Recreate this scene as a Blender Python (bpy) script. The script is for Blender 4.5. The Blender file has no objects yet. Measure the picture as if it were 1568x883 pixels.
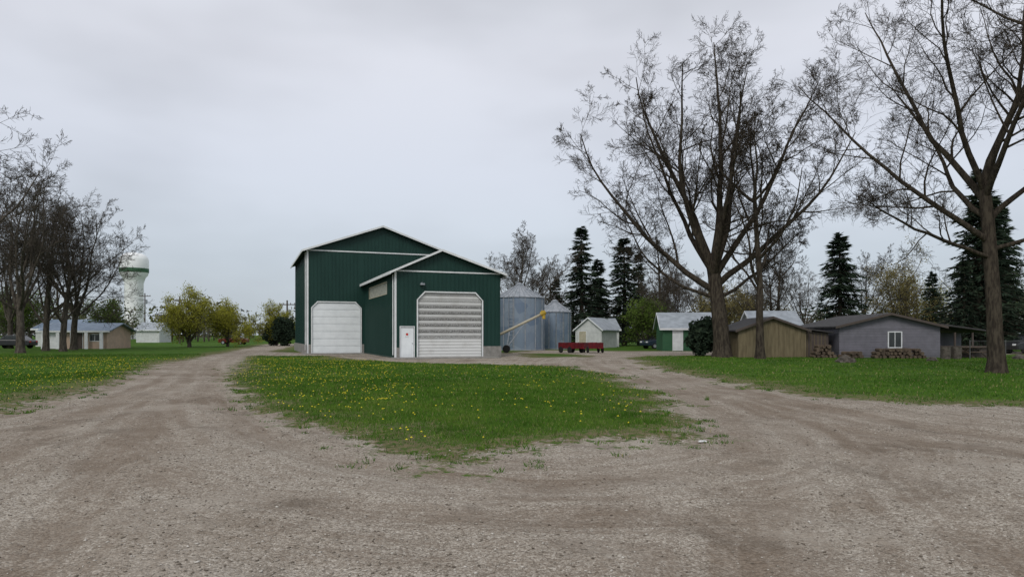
import bpy, bmesh, math, random
import numpy as np
from mathutils import Vector
rng=np.random.default_rng(7); random.seed(7)
sc=bpy.context.scene
COL=sc.collection
R=math.radians
# ------------------------------------------------------------------ helpers
def link(o,parent=None):
    COL.objects.link(o)
    if parent: o.parent=parent
    return o
def empty(name,loc=(0,0,0),rz=0):
    e=bpy.data.objects.new(name,None); e.empty_display_size=.3
    e.location=loc; e.rotation_euler=(0,0,R(rz)); return link(e)
def fast_mesh(name,V,F,attrs=None,smooth=False):
    V=np.asarray(V,dtype=np.float32).reshape(-1,3); F=np.asarray(F,dtype=np.int32)
    M,k=F.shape
    me=bpy.data.meshes.new(name)
    me.vertices.add(len(V)); me.vertices.foreach_set('co',V.ravel())
    me.loops.add(M*k); me.loops.foreach_set('vertex_index',F.ravel())
    me.polygons.add(M); me.polygons.foreach_set('loop_start',np.arange(0,M*k,k,dtype=np.int32))
    me.update(calc_edges=True)
    if smooth: me.polygons.foreach_set('use_smooth',np.ones(M,dtype=bool))
    if attrs:
        for n,a in attrs.items():
            at=me.attributes.new(n,'FLOAT','POINT'); at.data.foreach_set('value',np.asarray(a,dtype=np.float32))
    return me
def obj(name,me,mat=None,parent=None,loc=(0,0,0),rz=0,s=1):
    o=bpy.data.objects.new(name,me)
    if mat and len(me.materials)==0: me.materials.append(mat)
    o.location=loc; o.rotation_euler=(0,0,R(rz)); o.scale=(s,s,s) if not hasattr(s,'__len__') else s
    return link(o,parent)
class Part:
    def __init__(s): s.v=[]; s.f=[]
    def prism(s,poly,axis,c0,c1):
        b=len(s.v); n=len(poly)
        for c in (c0,c1):
            for a,d in poly:
                s.v.append({'y':(a,c,d),'x':(c,a,d),'z':(a,d,c)}[axis])
        s.f.append(list(range(b,b+n))[::-1]); s.f.append(list(range(b+n,b+2*n)))
        for i in range(n):
            j=(i+1)%n; s.f.append([b+i,b+j,b+n+j,b+n+i])
        return s
    def box(s,x0,x1,y0,y1,z0,z1):
        return s.prism([(x0,y0),(x1,y0),(x1,y1),(x0,y1)],'z',z0,z1)
    def cyl(s,p0,p1,r0,r1=None,k=16):
        if r1 is None: r1=r0
        p0=Vector(p0);p1=Vector(p1); d=(p1-p0).normalized()
        a=d.orthogonal().normalized(); c=d.cross(a); b=len(s.v)
        for p,r in ((p0,r0),(p1,r1)):
            for i in range(k):
                t=2*math.pi*i/k; s.v.append(tuple(p+a*math.cos(t)*r+c*math.sin(t)*r))
        s.f.append(list(range(b,b+k))[::-1]); s.f.append(list(range(b+k,b+2*k)))
        for i in range(k):
            j=(i+1)%k; s.f.append([b+i,b+j,b+k+j,b+k+i])
        return s
    def build(s,name,mat,parent=None,bevel=0,smooth=False,**kw):
        me=bpy.data.meshes.new(name); me.from_pydata(s.v,[],s.f)
        bm=bmesh.new(); bm.from_mesh(me); bmesh.ops.recalc_face_normals(bm,faces=bm.faces); bm.to_mesh(me); bm.free()
        o=obj(name,me,mat,parent,**kw)
        if smooth:
            for p in me.polygons: p.use_smooth=len(p.vertices)==4
        if bevel:
            m=o.modifiers.new('b','BEVEL'); m.width=bevel; m.segments=2; m.limit_method='ANGLE'
        return o
# ------------------------------------------------------------------ materials
def newmat(name):
    m=bpy.data.materials.new(name); m.use_nodes=True; nt=m.node_tree
    return m,nt,nt.nodes['Principled BSDF']
def N(nt,t,**kw):
    n=nt.nodes.new(t)
    for k,v in kw.items():
        if k in n.inputs.keys(): n.inputs[k].default_value=v
        else: setattr(n,k,v)
    return n
def mixc(nt,fac,a,b,mode='MIX'):
    n=nt.nodes.new('ShaderNodeMix'); n.data_type='RGBA'; n.blend_type=mode
    def setp(i,v):
        if isinstance(v,bpy.types.NodeSocket): nt.links.new(v,n.inputs[i])
        elif isinstance(v,(tuple,list)): n.inputs[i].default_value=tuple(v)+((1,) if len(v)==3 else ())
        else: n.inputs[i].default_value=v
    setp(0,fac); setp(6,a); setp(7,b); return n.outputs[2]
def math_(nt,op,a,b=None,c=None,clamp=False):
    n=nt.nodes.new('ShaderNodeMath'); n.operation=op; n.use_clamp=clamp
    for i,v in enumerate((a,b,c)):
        if v is None: continue
        if isinstance(v,bpy.types.NodeSocket): nt.links.new(v,n.inputs[i])
        else: n.inputs[i].default_value=v
    return n.outputs[0]
def maprange(nt,v,a,b,c=0,d=1,smooth=True):
    n=nt.nodes.new('ShaderNodeMapRange'); n.interpolation_type='SMOOTHSTEP' if smooth else 'LINEAR'
    nt.links.new(v,n.inputs[0])
    for i,x in enumerate((a,b,c,d)): n.inputs[i+1].default_value=x
    return n.outputs[0]
def noise(nt,co,scale,detail=4,rough=.55):
    n=N(nt,'ShaderNodeTexNoise'); n.inputs['Scale'].default_value=scale; n.inputs['Detail'].default_value=detail; n.inputs['Roughness'].default_value=rough
    nt.links.new(co,n.inputs['Vector']); return n.outputs['Fac']
def objco(nt): return nt.nodes.new('ShaderNodeTexCoord').outputs['Object']
def scaled(nt,co,s):
    m=nt.nodes.new('ShaderNodeMapping'); m.inputs['Scale'].default_value=s; nt.links.new(co,m.inputs['Vector']); return m.outputs[0]
def simple(name,c1,c2=None,scale=3,rough=.7,metal=0,bump=0,bscale=20,stretch=(1,1,1),spec=.3):
    m,nt,b=newmat(name); b.inputs['Roughness'].default_value=rough; b.inputs['Metallic'].default_value=metal
    b.inputs['Specular IOR Level'].default_value=spec
    co=scaled(nt,objco(nt),stretch)
    if c2 is None: c2=tuple(x*.8 for x in c1)
    f=maprange(nt,noise(nt,co,scale,4,.6),.3,.7)
    nt.links.new(mixc(nt,f,c1,c2),b.inputs['Base Color'])
    if bump:
        bp=N(nt,'ShaderNodeBump'); bp.inputs['Strength'].default_value=bump; bp.inputs['Distance'].default_value=.03
        nt.links.new(noise(nt,co,bscale,4),bp.inputs['Height']); nt.links.new(bp.outputs[0],b.inputs['Normal'])
    return m
def attrmat(name,ramp,rough=.8,trans=0.0,attr='v'):
    m,nt,b=newmat(name); b.inputs['Roughness'].default_value=rough; b.inputs['Specular IOR Level'].default_value=.0
    a=N(nt,'ShaderNodeAttribute'); a.attribute_name=attr
    r=N(nt,'ShaderNodeValToRGB'); els=r.color_ramp.elements
    els[0].position=ramp[0][0]; els[0].color=ramp[0][1]+(1,); els[1].position=ramp[-1][0]; els[1].color=ramp[-1][1]+(1,)
    for p,c in ramp[1:-1]: e=els.new(p); e.color=c+(1,)
    nt.links.new(a.outputs['Fac'],r.inputs[0]); out=r.outputs[0]
    nt.links.new(out,b.inputs['Base Color'])
    if trans:
        t=N(nt,'ShaderNodeBsdfTranslucent'); nt.links.new(out,t.inputs[0]); mx=N(nt,'ShaderNodeMixShader'); mx.inputs[0].default_value=trans
        nt.links.new(b.outputs[0],mx.inputs[1]); nt.links.new(t.outputs[0],mx.inputs[2]); nt.links.new(mx.outputs[0],nt.nodes['Material Output'].inputs[0])
    return m
M_green=simple('green_steel',(.0085,.039,.031),(.0125,.049,.039),1.2,.5,stretch=(1,1,.25),spec=.3)
M_greenroof=simple('green_roof',(.010,.042,.032),None,1,.4)
M_white=simple('white_trim',(.82,.84,.85),(.70,.72,.73),2,.5)
M_conc=simple('concrete',(.30,.29,.27),(.20,.195,.18),3,.9,bump=.4,bscale=12)
M_dark=simple('dark_void',(.015,.015,.016),None,2,.9)
M_glass=simple('window_glass',(.03,.035,.04),(.05,.055,.06),2,.12,spec=.6)
M_strip=simple('fiberglass_strip',(.42,.42,.36),(.26,.27,.24),2.5,.6,stretch=(1,1,2))
M_red=simple('red_paint',(.17,.012,.018),(.08,.01,.014),3,.55)
M_signred=simple('sign_red',(.6,.03,.02),None,3,.5)
M_yellow=simple('yellow_paint',(.55,.38,.05),(.42,.29,.05),4,.5)
M_cream=simple('weathered_cream',(.5,.46,.34),(.38,.35,.27),4,.6)
M_wood=simple('weathered_wood',(.16,.12,.085),(.08,.06,.045),5,.9,bump=.4,stretch=(1,1,.3))
M_pole=simple('pole_wood',(.12,.10,.085),(.08,.07,.06),4,.9)
M_galv=simple('galvanised',(.38,.40,.43),(.24,.27,.30),3,.5,metal=.3)
M_fence=simple('fence_wire_grey',(.16,.16,.16),(.1,.1,.1),3,.6,metal=.3)
M_rubber=simple('rubber',(.02,.02,.02),None,3,.8)
M_rock=simple('rock',(.16,.14,.12),(.07,.06,.05),6,.95,bump=.6)

# weathered translucent rolling door: horizontal slats with grime caught in rows
m,nt,b=newmat('weathered_door'); co=objco(nt)
sep=N(nt,'ShaderNodeSeparateXYZ'); nt.links.new(co,sep.inputs[0])
z=sep.outputs['Z']
band=math_(nt,'SINE',math_(nt,'MULTIPLY',z,2*math.pi/.427)); band=maprange(nt,band,-.35,.3)
sp=maprange(nt,noise(nt,scaled(nt,co,(8,1,10)),2.4,3,.75),.36,.52)
zone=math_(nt,'MULTIPLY',maprange(nt,z,1.15,1.5),maprange(nt,z,3.5,3.9,1,.6))
f=math_(nt,'MULTIPLY',math_(nt,'MULTIPLY',sp,band),zone)
f=math_(nt,'ADD',math_(nt,'MULTIPLY',f,.72),math_(nt,'MULTIPLY',zone,.20),clamp=True)
c=mixc(nt,f,(.72,.73,.72),(.075,.075,.07))
c=mixc(nt,maprange(nt,noise(nt,co,1.3,5),.45,.75,0,.3),c,(.3,.28,.24))
nt.links.new(c,b.inputs['Base Color']); b.inputs['Roughness'].default_value=.6; M_rdoor=m

# corrugated bin steel
m,nt,b=newmat('corrugated_bin_steel'); co=objco(nt)
panel=N(nt,'ShaderNodeTexVoronoi'); panel.inputs['Scale'].default_value=.9; nt.links.new(scaled(nt,co,(1,1,1.2)),panel.inputs['Vector'])
bw=N(nt,'ShaderNodeRGBToBW'); nt.links.new(panel.outputs['Color'],bw.inputs[0])
c=mixc(nt,bw.outputs[0],(.15,.21,.30),(.27,.33,.40)); c=mixc(nt,maprange(nt,noise(nt,scaled(nt,co,(1,1,.2)),5,4),.5,.8,0,.4),c,(.16,.16,.16))
nt.links.new(c,b.inputs['Base Color']); b.inputs['Metallic'].default_value=.2; b.inputs['Roughness'].default_value=.55; M_bin=m

# bark
def bark(name,c1,c2):
    m,nt,b=newmat(name); co=objco(nt)
    n1=noise(nt,scaled(nt,co,(1,1,.25)),9,3,.65)
    c=mixc(nt,maprange(nt,n1,.35,.65),c2,c1)
    nt.links.new(c,b.inputs['Base Color']); b.inputs['Roughness'].default_value=.95; b.inputs['Specular IOR Level'].default_value=0
    bp=N(nt,'ShaderNodeBump'); bp.inputs['Strength'].default_value=.7; bp.inputs['Distance'].default_value=.05
    nt.links.new(n1,bp.inputs['Height']); nt.links.new(bp.outputs[0],b.inputs['Normal']); return m
M_bark=bark('bark',(.082,.069,.053),(.036,.030,.025))
M_bark2=bark('bark_grey',(.115,.10,.083),(.052,.045,.038))

# ------------------------------------------------------------------ ground regions
G=np.array([(-90,-40),(-90,9),(-60,10),(-30,11),(-16,12.6),(-10.6,14.4),(-11.8,18.2),(-14.8,27),(-19.5,39.4),(-24,56.5),(-31,81),(-42,120),(-36,120),(-27,82),(-22.5,64),(-17,60),(0,60),(3,72),(8,67),(20,66),(60,62),(60,56),(22,57),(16,54),(10.5,52),(8,48.5),(6.9,34),(7,25),(7.6,19.3),(8.25,17),(11.1,15),(20,12.5),(60,11),(90,10),(90,-40)],float)
I=np.array([(-20.0,53),(-17,43),(-14.1,35.3),(-10,25),(-7.6,19.3),(-5.2,14.4),(-2.9,11.5),(-1.75,10.0),(-.95,8.6),(-.4,9.2),(1.1,9.8),(2.8,10.9),(3.4,13.0),(3.9,19.3),(4.0,27),(3.2,35),(0,36.5),(-2.5,37.5),(-6,39.5),(-9.5,43),(-14,52)],float)
P=np.array([(.6,52),(.8,60),(5,58),(6.5,52),(4.2,48),(1.5,48)],float)
def psd(poly,x,y):
    d=np.full(x.shape,1e9); ins=np.zeros(x.shape,bool); n=len(poly)
    for i in range(n):
        ax,ay=poly[i]; bx,by=poly[(i+1)%n]
        ex,ey=bx-ax,by-ay; t=np.clip(((x-ax)*ex+(y-ay)*ey)/(ex*ex+ey*ey),0,1)
        d=np.minimum(d,np.hypot(x-ax-t*ex,y-ay-t*ey))
        c=((ay>y)!=(by>y))
        with np.errstate(divide='ignore',invalid='ignore'):
            c&=x<(bx-ax)*(y-ay)/(by-ay if by!=ay else 1e-9)+ax
        ins^=c
    return np.where(ins,d,-d)
def gravel_sd(x,y):
    w=.28*np.sin(x*1.3+y*.7)+.2*np.sin(y*2.1-x*1.1)+.14*np.sin(x*4.3+1)*np.sin(y*3.1)+.1*np.sin(y*5.7+x*2)+.07*np.sin(x*9.1-y*7)
    return np.minimum(psd(G,x,y),np.minimum(-psd(I,x,y),-psd(P,x,y)))+w
def smooth_line(pts,n=60):
    p=np.array(pts,float); out=[]
    q=np.vstack([2*p[0]-p[1],p,2*p[-1]-p[-2]])
    for i in range(1,len(q)-2):
        for t in np.linspace(0,1,8,endpoint=False):
            a,b_,c_,d_=q[i-1],q[i],q[i+1],q[i+2]
            out.append(.5*((2*b_)+(-a+c_)*t+(2*a-5*b_+4*c_-d_)*t*t+(-a+3*b_-3*c_+d_)*t**3))
    out.append(p[-1]); return np.array(out)
TR=[smooth_line(t) for t in [
 [(-27,70),(-21.5,50),(-16.5,36),(-11.3,24),(-8.2,15),(-6.2,9.5),(-4.6,5),(-3,0)],
 [(-21.8,50),(-17,36),(-12.3,24),(-10,16.5),(-9.3,11.5),(-10.5,7),(-14,2)],
 [(-16,34),(-10.8,22.5),(-7,14.5),(-3.6,9.0),(-.5,6.9),(3,7.6),(5.2,11),(5.6,18),(5.3,28),(5.3,40),(7.5,50),(14,58)],
 [(5.2,36),(5.7,22),(6.2,14),(7.6,9.5),(11,5.5),(16,2)],
 [(5.2,30),(5.3,17),(4.5,11),(3.4,7),(2.2,3),(1.5,-2)]]]
def track_val(x,y,lat=False):
    out=np.zeros(x.shape); dm=np.full(x.shape,1e9)
    for k,L in enumerate(TR):
        d=np.full(x.shape,1e9)
        for i in range(len(L)-1):
            ax,ay=L[i]; ex,ey=L[i+1]-L[i]; t=np.clip(((x-ax)*ex+(y-ay)*ey)/(ex*ex+ey*ey+1e-9),0,1)
            d=np.minimum(d,np.hypot(x-ax-t*ex,y-ay-t*ey))
        wv=.16*np.sin(x*.7+k)+.12*np.sin(y*.9+k*2)
        out=np.maximum(out,np.exp(-((d-.85+wv)/.38)**2)*(1,.9,.55,1,.9)[k]); dm=np.minimum(dm,d)
    return (out,dm) if lat else out
def hgt(x,y,sd=None,tr=None):
    h=.022*np.sin(x*.8+y*.5)+.014*np.sin(x*1.9-y*1.3+1)+.008*np.sin(x*4.1+y*3.7)
    f=np.clip((70-y)/40,0,1)*np.clip((60-np.abs(x))/30,0,1)
    if sd is None: sd=gravel_sd(x,y)
    h=h*f+np.clip(-sd,0,.8)*.06*f
    if tr is None: tr=track_val(x,y)
    return h-.035*tr*f*(sd>0)
def prog(a,step,g,b):
    out=[a]; s=step
    while out[-1]<b: out.append(out[-1]+s); s*=g
    return out
side=prog(14,.14,1.075,1800)
xs=np.array([-v for v in side[::-1]]+list(np.arange(-13.88,13.9,.12))+side)
ys=np.array([-v for v in prog(-3,.3,1.25,300)[::-1]]+list(np.arange(3.1,18,.1))+prog(18,.11,1.035,1800))
X,Y=np.meshgrid(xs,ys); sdv=gravel_sd(X,Y); trv,latv=track_val(X,Y,True); Z=hgt(X,Y,sdv,trv)
V=np.stack([X,Y,Z],-1).reshape(-1,3); nx,ny=len(xs),len(ys)
idx=np.arange(nx*ny).reshape(ny,nx)
F=np.stack([idx[:-1,:-1],idx[:-1,1:],idx[1:,1:],idx[1:,:-1]],-1).reshape(-1,4)
me=fast_mesh('ground',V,F,{'sd':np.clip(sdv,-20,20).ravel(),'track':trv.ravel(),'lat':np.clip(latv,0,30).ravel()},True)
m,nt,b=newmat('ground_gravel_and_grass'); co=objco(nt)
a1=N(nt,'ShaderNodeAttribute'); a1.attribute_name='sd'; a2=N(nt,'ShaderNodeAttribute'); a2.attribute_name='track'; a3=N(nt,'ShaderNodeAttribute'); a3.attribute_name='lat'
sd_=a1.outputs['Fac']; tk=a2.outputs['Fac']
nA=noise(nt,co,1.1,4,.6); nB=noise(nt,co,7,4,.65); nL=noise(nt,co,.22,3,.55); nF=noise(nt,co,34,3,.7)
e=math_(nt,'ADD',sd_,math_(nt,'MULTIPLY',math_(nt,'SUBTRACT',nA,.5),2.6)); e=math_(nt,'ADD',e,math_(nt,'MULTIPLY',math_(nt,'SUBTRACT',nB,.5),2.2))
facG=maprange(nt,e,-.25,.2)
vo=N(nt,'ShaderNodeTexVoronoi'); vo.inputs['Scale'].default_value=48; nt.links.new(co,vo.inputs['Vector'])
vo2=N(nt,'ShaderNodeTexVoronoi'); vo2.inputs['Scale'].default_value=120; nt.links.new(co,vo2.inputs['Vector'])
def bwof(s):
    q=N(nt,'ShaderNodeRGBToBW'); nt.links.new(s,q.inputs[0]); return q.outputs[0]
st=math_(nt,'ADD',math_(nt,'MULTIPLY',bwof(vo.outputs['Color']),.5),math_(nt,'MULTIPLY',bwof(vo2.outputs['Color']),.5))
r=N(nt,'ShaderNodeValToRGB'); el=r.color_ramp.elements
el[0].position=.15; el[0].color=(.155,.130,.105,1); el[1].position=.88; el[1].color=(.68,.635,.565,1)
q=el.new(.5); q.color=(.335,.295,.245,1)
nt.links.new(st,r.inputs[0]); grav=r.outputs[0]
dirtc=mixc(nt,maprange(nt,nF,.3,.7),(.125,.094,.068),(.25,.197,.15))
# wheel-spread streaks following the traffic lines
cv=nt.nodes.new('ShaderNodeCombineXYZ'); nt.links.new(math_(nt,'ADD',math_(nt,'MULTIPLY',a3.outputs['Fac'],3.0),math_(nt,'MULTIPLY',nA,1.0)),cv.inputs[0]); nt.links.new(math_(nt,'MULTIPLY',nL,2.0),cv.inputs[1])
streak=noise(nt,cv.outputs[0],1.0,3,.65)
df=math_(nt,'ADD',math_(nt,'MULTIPLY',tk,.42),math_(nt,'MULTIPLY',math_(nt,'SUBTRACT',streak,.5),2.6))
df=math_(nt,'ADD',df,math_(nt,'MULTIPLY',math_(nt,'SUBTRACT',nL,.42),2.0))
df=math_(nt,'ADD',df,math_(nt,'MULTIPLY',math_(nt,'SUBTRACT',nA,.5),1.2))
df=math_(nt,'ADD',df,math_(nt,'MULTIPLY',math_(nt,'SUBTRACT',nB,.5),1.2)); df=maprange(nt,df,-.25,.95,.05,.84)
gcol=mixc(nt,df,grav,dirtc)
gcol=mixc(nt,maprange(nt,noise(nt,co,.55,4,.6),.5,.72,0,.45),gcol,(.45,.41,.355))
gcol=mixc(nt,maprange(nt,noise(nt,scaled(nt,co,(1,.7,1)),.8,4,.65),.52,.70,0,.5),gcol,(.120,.095,.072))
# grass colours
gr=N(nt,'ShaderNodeValToRGB'); el=gr.color_ramp.elements
el[0].position=.32; el[0].color=(.028,.066,.011,1); el[1].position=.68; el[1].color=(.105,.165,.026,1); q=el.new(.5); q.color=(.054,.115,.016,1)
mixn=math_(nt,'ADD',math_(nt,'MULTIPLY',noise(nt,co,.45,4,.6),.6),math_(nt,'MULTIPLY',noise(nt,co,5,3,.75),.4)); nt.links.new(mixn,gr.inputs[0])
grc=gr.outputs[0]
straw=mixc(nt,nF,(.11,.085,.048),(.26,.21,.135))
edge=maprange(nt,e,-2.4,-.1,0,.9); grc=mixc(nt,math_(nt,'MULTIPLY',edge,maprange(nt,nB,.32,.58)),grc,straw)
fin=mixc(nt,facG,grc,gcol); nt.links.new(fin,b.inputs['Base Color']); b.inputs['Roughness'].default_value=.95; b.inputs['Specular IOR Level'].default_value=.05
hh=math_(nt,'ADD',math_(nt,'MULTIPLY',vo.outputs['Distance'],-.5),math_(nt,'MULTIPLY',nF,.7)); hh=math_(nt,'ADD',hh,math_(nt,'MULTIPLY',nB,1.8))
bp=N(nt,'ShaderNodeBump'); bp.inputs['Strength'].default_value=.8; bp.inputs['Distance'].default_value=.026
nt.links.new(hh,bp.inputs['Height']); nt.links.new(bp.outputs[0],b.inputs['Normal'])
obj('ground',me,m)

# stones
def stones():
    n=60000
    y=3.6+ (rng.random(n)**1.6)*14; x=(rng.random(n)*2-1)*(y*.8+1)
    sd=gravel_sd(x,y); tr=track_val(x,y)
    cl=.5+.5*np.sin(x*.9+1.3*np.sin(y*.7))*np.sin(y*1.1+x*.3)
    k=(sd>-.4)&(rng.random(n)<(1-.8*tr)*(.25+.75*cl))
    x,y,sd,tr=x[k],y[k],sd[k],tr[k]; n=len(x); z=hgt(x,y,sd,tr)
    s=.004+.011*rng.random(n)**4+.0004*np.clip(y-5,0,10)
    base=np.array([(1,0,0),(0,1,0),(-1,0,0),(0,-1,0),(0,0,.7),(0,0,-.5)],float)
    v=base[None]*(.65+.7*rng.random((n,6,1)))*s[:,None,None]*np.stack([.8+.8*rng.random(n),.7+.5*rng.random(n),.6+.4*rng.random(n)],-1)[:,None,:]
    a=rng.random(n)*6.28; c,sn=np.cos(a)[:,None],np.sin(a)[:,None]
    vx=v[...,0]*c-v[...,1]*sn; vy=v[...,0]*sn+v[...,1]*c
    v=np.stack([vx+x[:,None],vy+y[:,None],v[...,2]+z[:,None]+s[:,None]*.25],-1)
    f=np.array([(0,1,4),(1,2,4),(2,3,4),(3,0,4),(1,0,5),(2,1,5),(3,2,5),(0,3,5)])
    F=(np.arange(n)*6)[:,None,None]+f[None]
    col=np.repeat(rng.random(n),6)
    obj('gravel_stones',fast_mesh('gravel_stones',v,F.reshape(-1,3),{'v':col}),attrmat('stone',[(0,(.10,.083,.066)),(.35,(.23,.20,.165)),(.8,(.38,.345,.30)),(1,(.62,.59,.54))],.9))
stones()
# grass blades
def blades():
    xs_,ys_,w_,h_=[],[],[],[]
    def region(n,x0,x1,y0,y1,w,h):
        y=y0+(y1-y0)*rng.random(n); x=x0+(x1-x0)*rng.random(n)
        k=np.abs(x)<y*.80+2; x,y=x[k],y[k]
        sd=gravel_sd(x,y)
        pn=.6*np.sin(x*2.3+y*1.7)+.5*np.sin(x*5.1-y*3.3)+.4*np.sin(x*9+y*7.7)
        thr=-.2+.5*pn+.5*(rng.random(len(x))-.5)
        bare=np.clip(.55+.45*np.sin(x*1.7+2*np.sin(y*.9))*np.sin(y*1.5+x*.6)+(-sd-.4)*.6,0.12,1)
        k=(sd<thr)&(rng.random(len(x))<np.clip(.14+(-sd)*.6,0,1)*bare); x,y=x[k],y[k]
        xs_.append(x);ys_.append(y); w_.append(np.full(len(x),w)); h_.append(np.full(len(x),h))
    region(160000,-8,5,8.3,16,.0055,.05)
    region(115000,-11,5,16,24,.009,.055)
    region(80000,-18,5,24,42,.016,.06)
    region(60000,-30,-9,12,28,.013,.05)
    region(50000,-50,-13,28,56,.022,.055)
    region(60000,7,30,12,26,.012,.055)
    region(50000,6,42,26,52,.022,.055)
    # loose weed tufts out on the gravel edge
    nt_=2200; cy=8+rng.random(nt_)*26; cx=(rng.random(nt_)*2-1)*cy*.8; sd=gravel_sd(cx,cy)
    k=(sd>-.6)&(rng.random(nt_)<np.exp(-np.clip(sd,0,9)/.4)); cx,cy=cx[k],cy[k]; q=26
    rr=(.03+.07*rng.random(len(cx)))[:,None]
    xs_.append((cx[:,None]+rng.normal(0,1,(len(cx),q))*rr).ravel()); ys_.append((cy[:,None]+rng.normal(0,1,(len(cx),q))*rr).ravel())
    w_.append(np.repeat(.004+.0004*cy,q)); h_.append(np.repeat(.025+.04*rng.random(len(cx)),q))
    x=np.concatenate(xs_);y=np.concatenate(ys_);w=np.concatenate(w_);h=np.concatenate(h_)
    n=len(x); z=hgt(x,y)-.005; a=rng.random(n)*6.28; h=h*(.45+.9*rng.random(n))
    tuft=(np.sin(x*3.1+2*np.sin(y*1.3))*np.sin(y*2.7+1.5*np.sin(x*1.1))>.6); h=np.where(tuft,h*1.6,h)
    dx,dy=np.cos(a)*w,np.sin(a)*w; l=(rng.random(n)-.5)*h*1.4; l2=(rng.random(n)-.5)*h*1.4
    v=np.stack([np.stack([x-dx,y-dy,z],-1),np.stack([x+dx,y+dy,z],-1),np.stack([x+l,y+l2,z+h],-1)],1)
    big=.5+.5*np.sin(x*.55+1.2*np.sin(y*.4))*np.sin(y*.35+x*.2); med=.5+.5*np.sin(x*2.1+1.5*np.sin(y*1.7))*np.sin(y*1.9+x)
    col=rng.random(n)*.38+.25*big+.25*med; col=np.where(rng.random(n)<.05,1,col); cv=np.repeat(col,3); cv[2::3]=np.clip(cv[2::3]+.08,0,1)
    F=np.arange(n*3).reshape(-1,3)
    obj('grass',fast_mesh('grass',v,F,{'v':cv}),attrmat('grass_blade',[(0,(.026,.070,.010)),(.45,(.062,.142,.019)),(.85,(.140,.220,.036)),(.97,(.30,.25,.13))],.7))
blades()
def dandelions():
    n=11000
    y=9.5+rng.random(n)*36; x=-34+rng.random(n)*40
    sd=gravel_sd(x,y); dens=np.where(x<-y*.2+1,1,.25)*np.where(sd<-.4,1,0)
    pn=.5+.5*np.sin(x*.9+1)*np.sin(y*.6)
    k=rng.random(n)<dens*(.2+pn); x,y=x[k],y[k]; n=len(x); z=hgt(x,y)+.065+.03*rng.random(n)
    r=.014+.010*rng.random(n); t=np.arange(6)*math.pi/3
    ring=np.stack([x[:,None]+np.cos(t)*r[:,None],y[:,None]+np.sin(t)*r[:,None],z[:,None]+0*t],-1)
    top=np.stack([x,y,z+.018],-1)[:,None]
    v=np.concatenate([ring,top],1)
    F=(np.arange(n)*7)[:,None,None]+np.array([(i,(i+1)%6,6) for i in range(6)])[None]
    obj('dandelions',fast_mesh('dandelions',v,F.reshape(-1,3)),simple('dandelion_yellow',(.64,.53,.02),None,3,.8))
dandelions()

# ------------------------------------------------------------------ trees
def norm(v): return v/(np.linalg.norm(v,axis=-1,keepdims=True)+1e-9)
def grow(st,di,L,r0,r1,ns,wob,trop,g):
    n=len(st); pts=[st]; ds=[di]; d=di
    for i in range(ns):
        d=norm(d+g.normal(0,wob,(n,3))+np.array([0,0,trop])[None]); pts.append(pts[-1]+d*(L/ns)[:,None]); ds.append(d)
    t=np.linspace(0,1,ns+1)[None]**.8
    return np.stack(pts,1),r0[:,None]*(1-t)+r1[:,None]*t,np.stack(ds,1)
def spawn(pts,rad,ds,m,t0,t1,ang,asd,g):
    n,k=rad.shape
    t=(t0+(t1-t0)*(np.arange(m)[None]+g.random((n,m)))/m); u=np.clip(t*(k-1),0,k-1.001); i=u.astype(int); f=(u-i)[...,None]
    r=np.arange(n)[:,None]
    p=pts[r,i]*(1-f)+pts[r,i+1]*f; rr=rad[r,i]*(1-f[...,0])+rad[r,i+1]*f[...,0]; d=ds[r,i+1]
    a=R(ang)+g.normal(0,R(asd),(n,m)); q=norm(np.cross(d,g.normal(0,1,(n,m,3))))
    nd=norm(d*np.cos(a)[...,None]+q*np.sin(a)[...,None])
    return p.reshape(-1,3),nd.reshape(-1,3),rr.ravel(),t.ravel()
def tubes(pts,rad,k,acc):
    n,s=rad.shape
    tan=np.empty_like(pts); tan[:,1:-1]=pts[:,2:]-pts[:,:-2] if s>2 else 0; tan[:,0]=pts[:,1]-pts[:,0]; tan[:,-1]=pts[:,-1]-pts[:,-2]; tan=norm(tan)
    ref=np.where(np.abs(tan[:,:1,2:3])>.8,np.array([[[1.,0,0]]]),np.array([[[0,0,1.]]])); a=norm(np.cross(tan,np.broadcast_to(ref,tan.shape))); b_=np.cross(tan,a)
    th=np.arange(k)*2*math.pi/k
    v=pts[:,:,None]+rad[:,:,None,None]*(a[:,:,None]*np.cos(th)[None,None,:,None]+b_[:,:,None]*np.sin(th)[None,None,:,None])
    base=acc['n']; id_=base+np.arange(n*s*k).reshape(n,s,k); nx_=np.roll(id_,-1,2)
    F=np.stack([id_[:,:-1],nx_[:,:-1],nx_[:,1:],id_[:,1:]],-1).reshape(-1,4)
    acc['v'].append(v.reshape(-1,3)); acc['f'].append(F); acc['n']+=n*s*k
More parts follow.
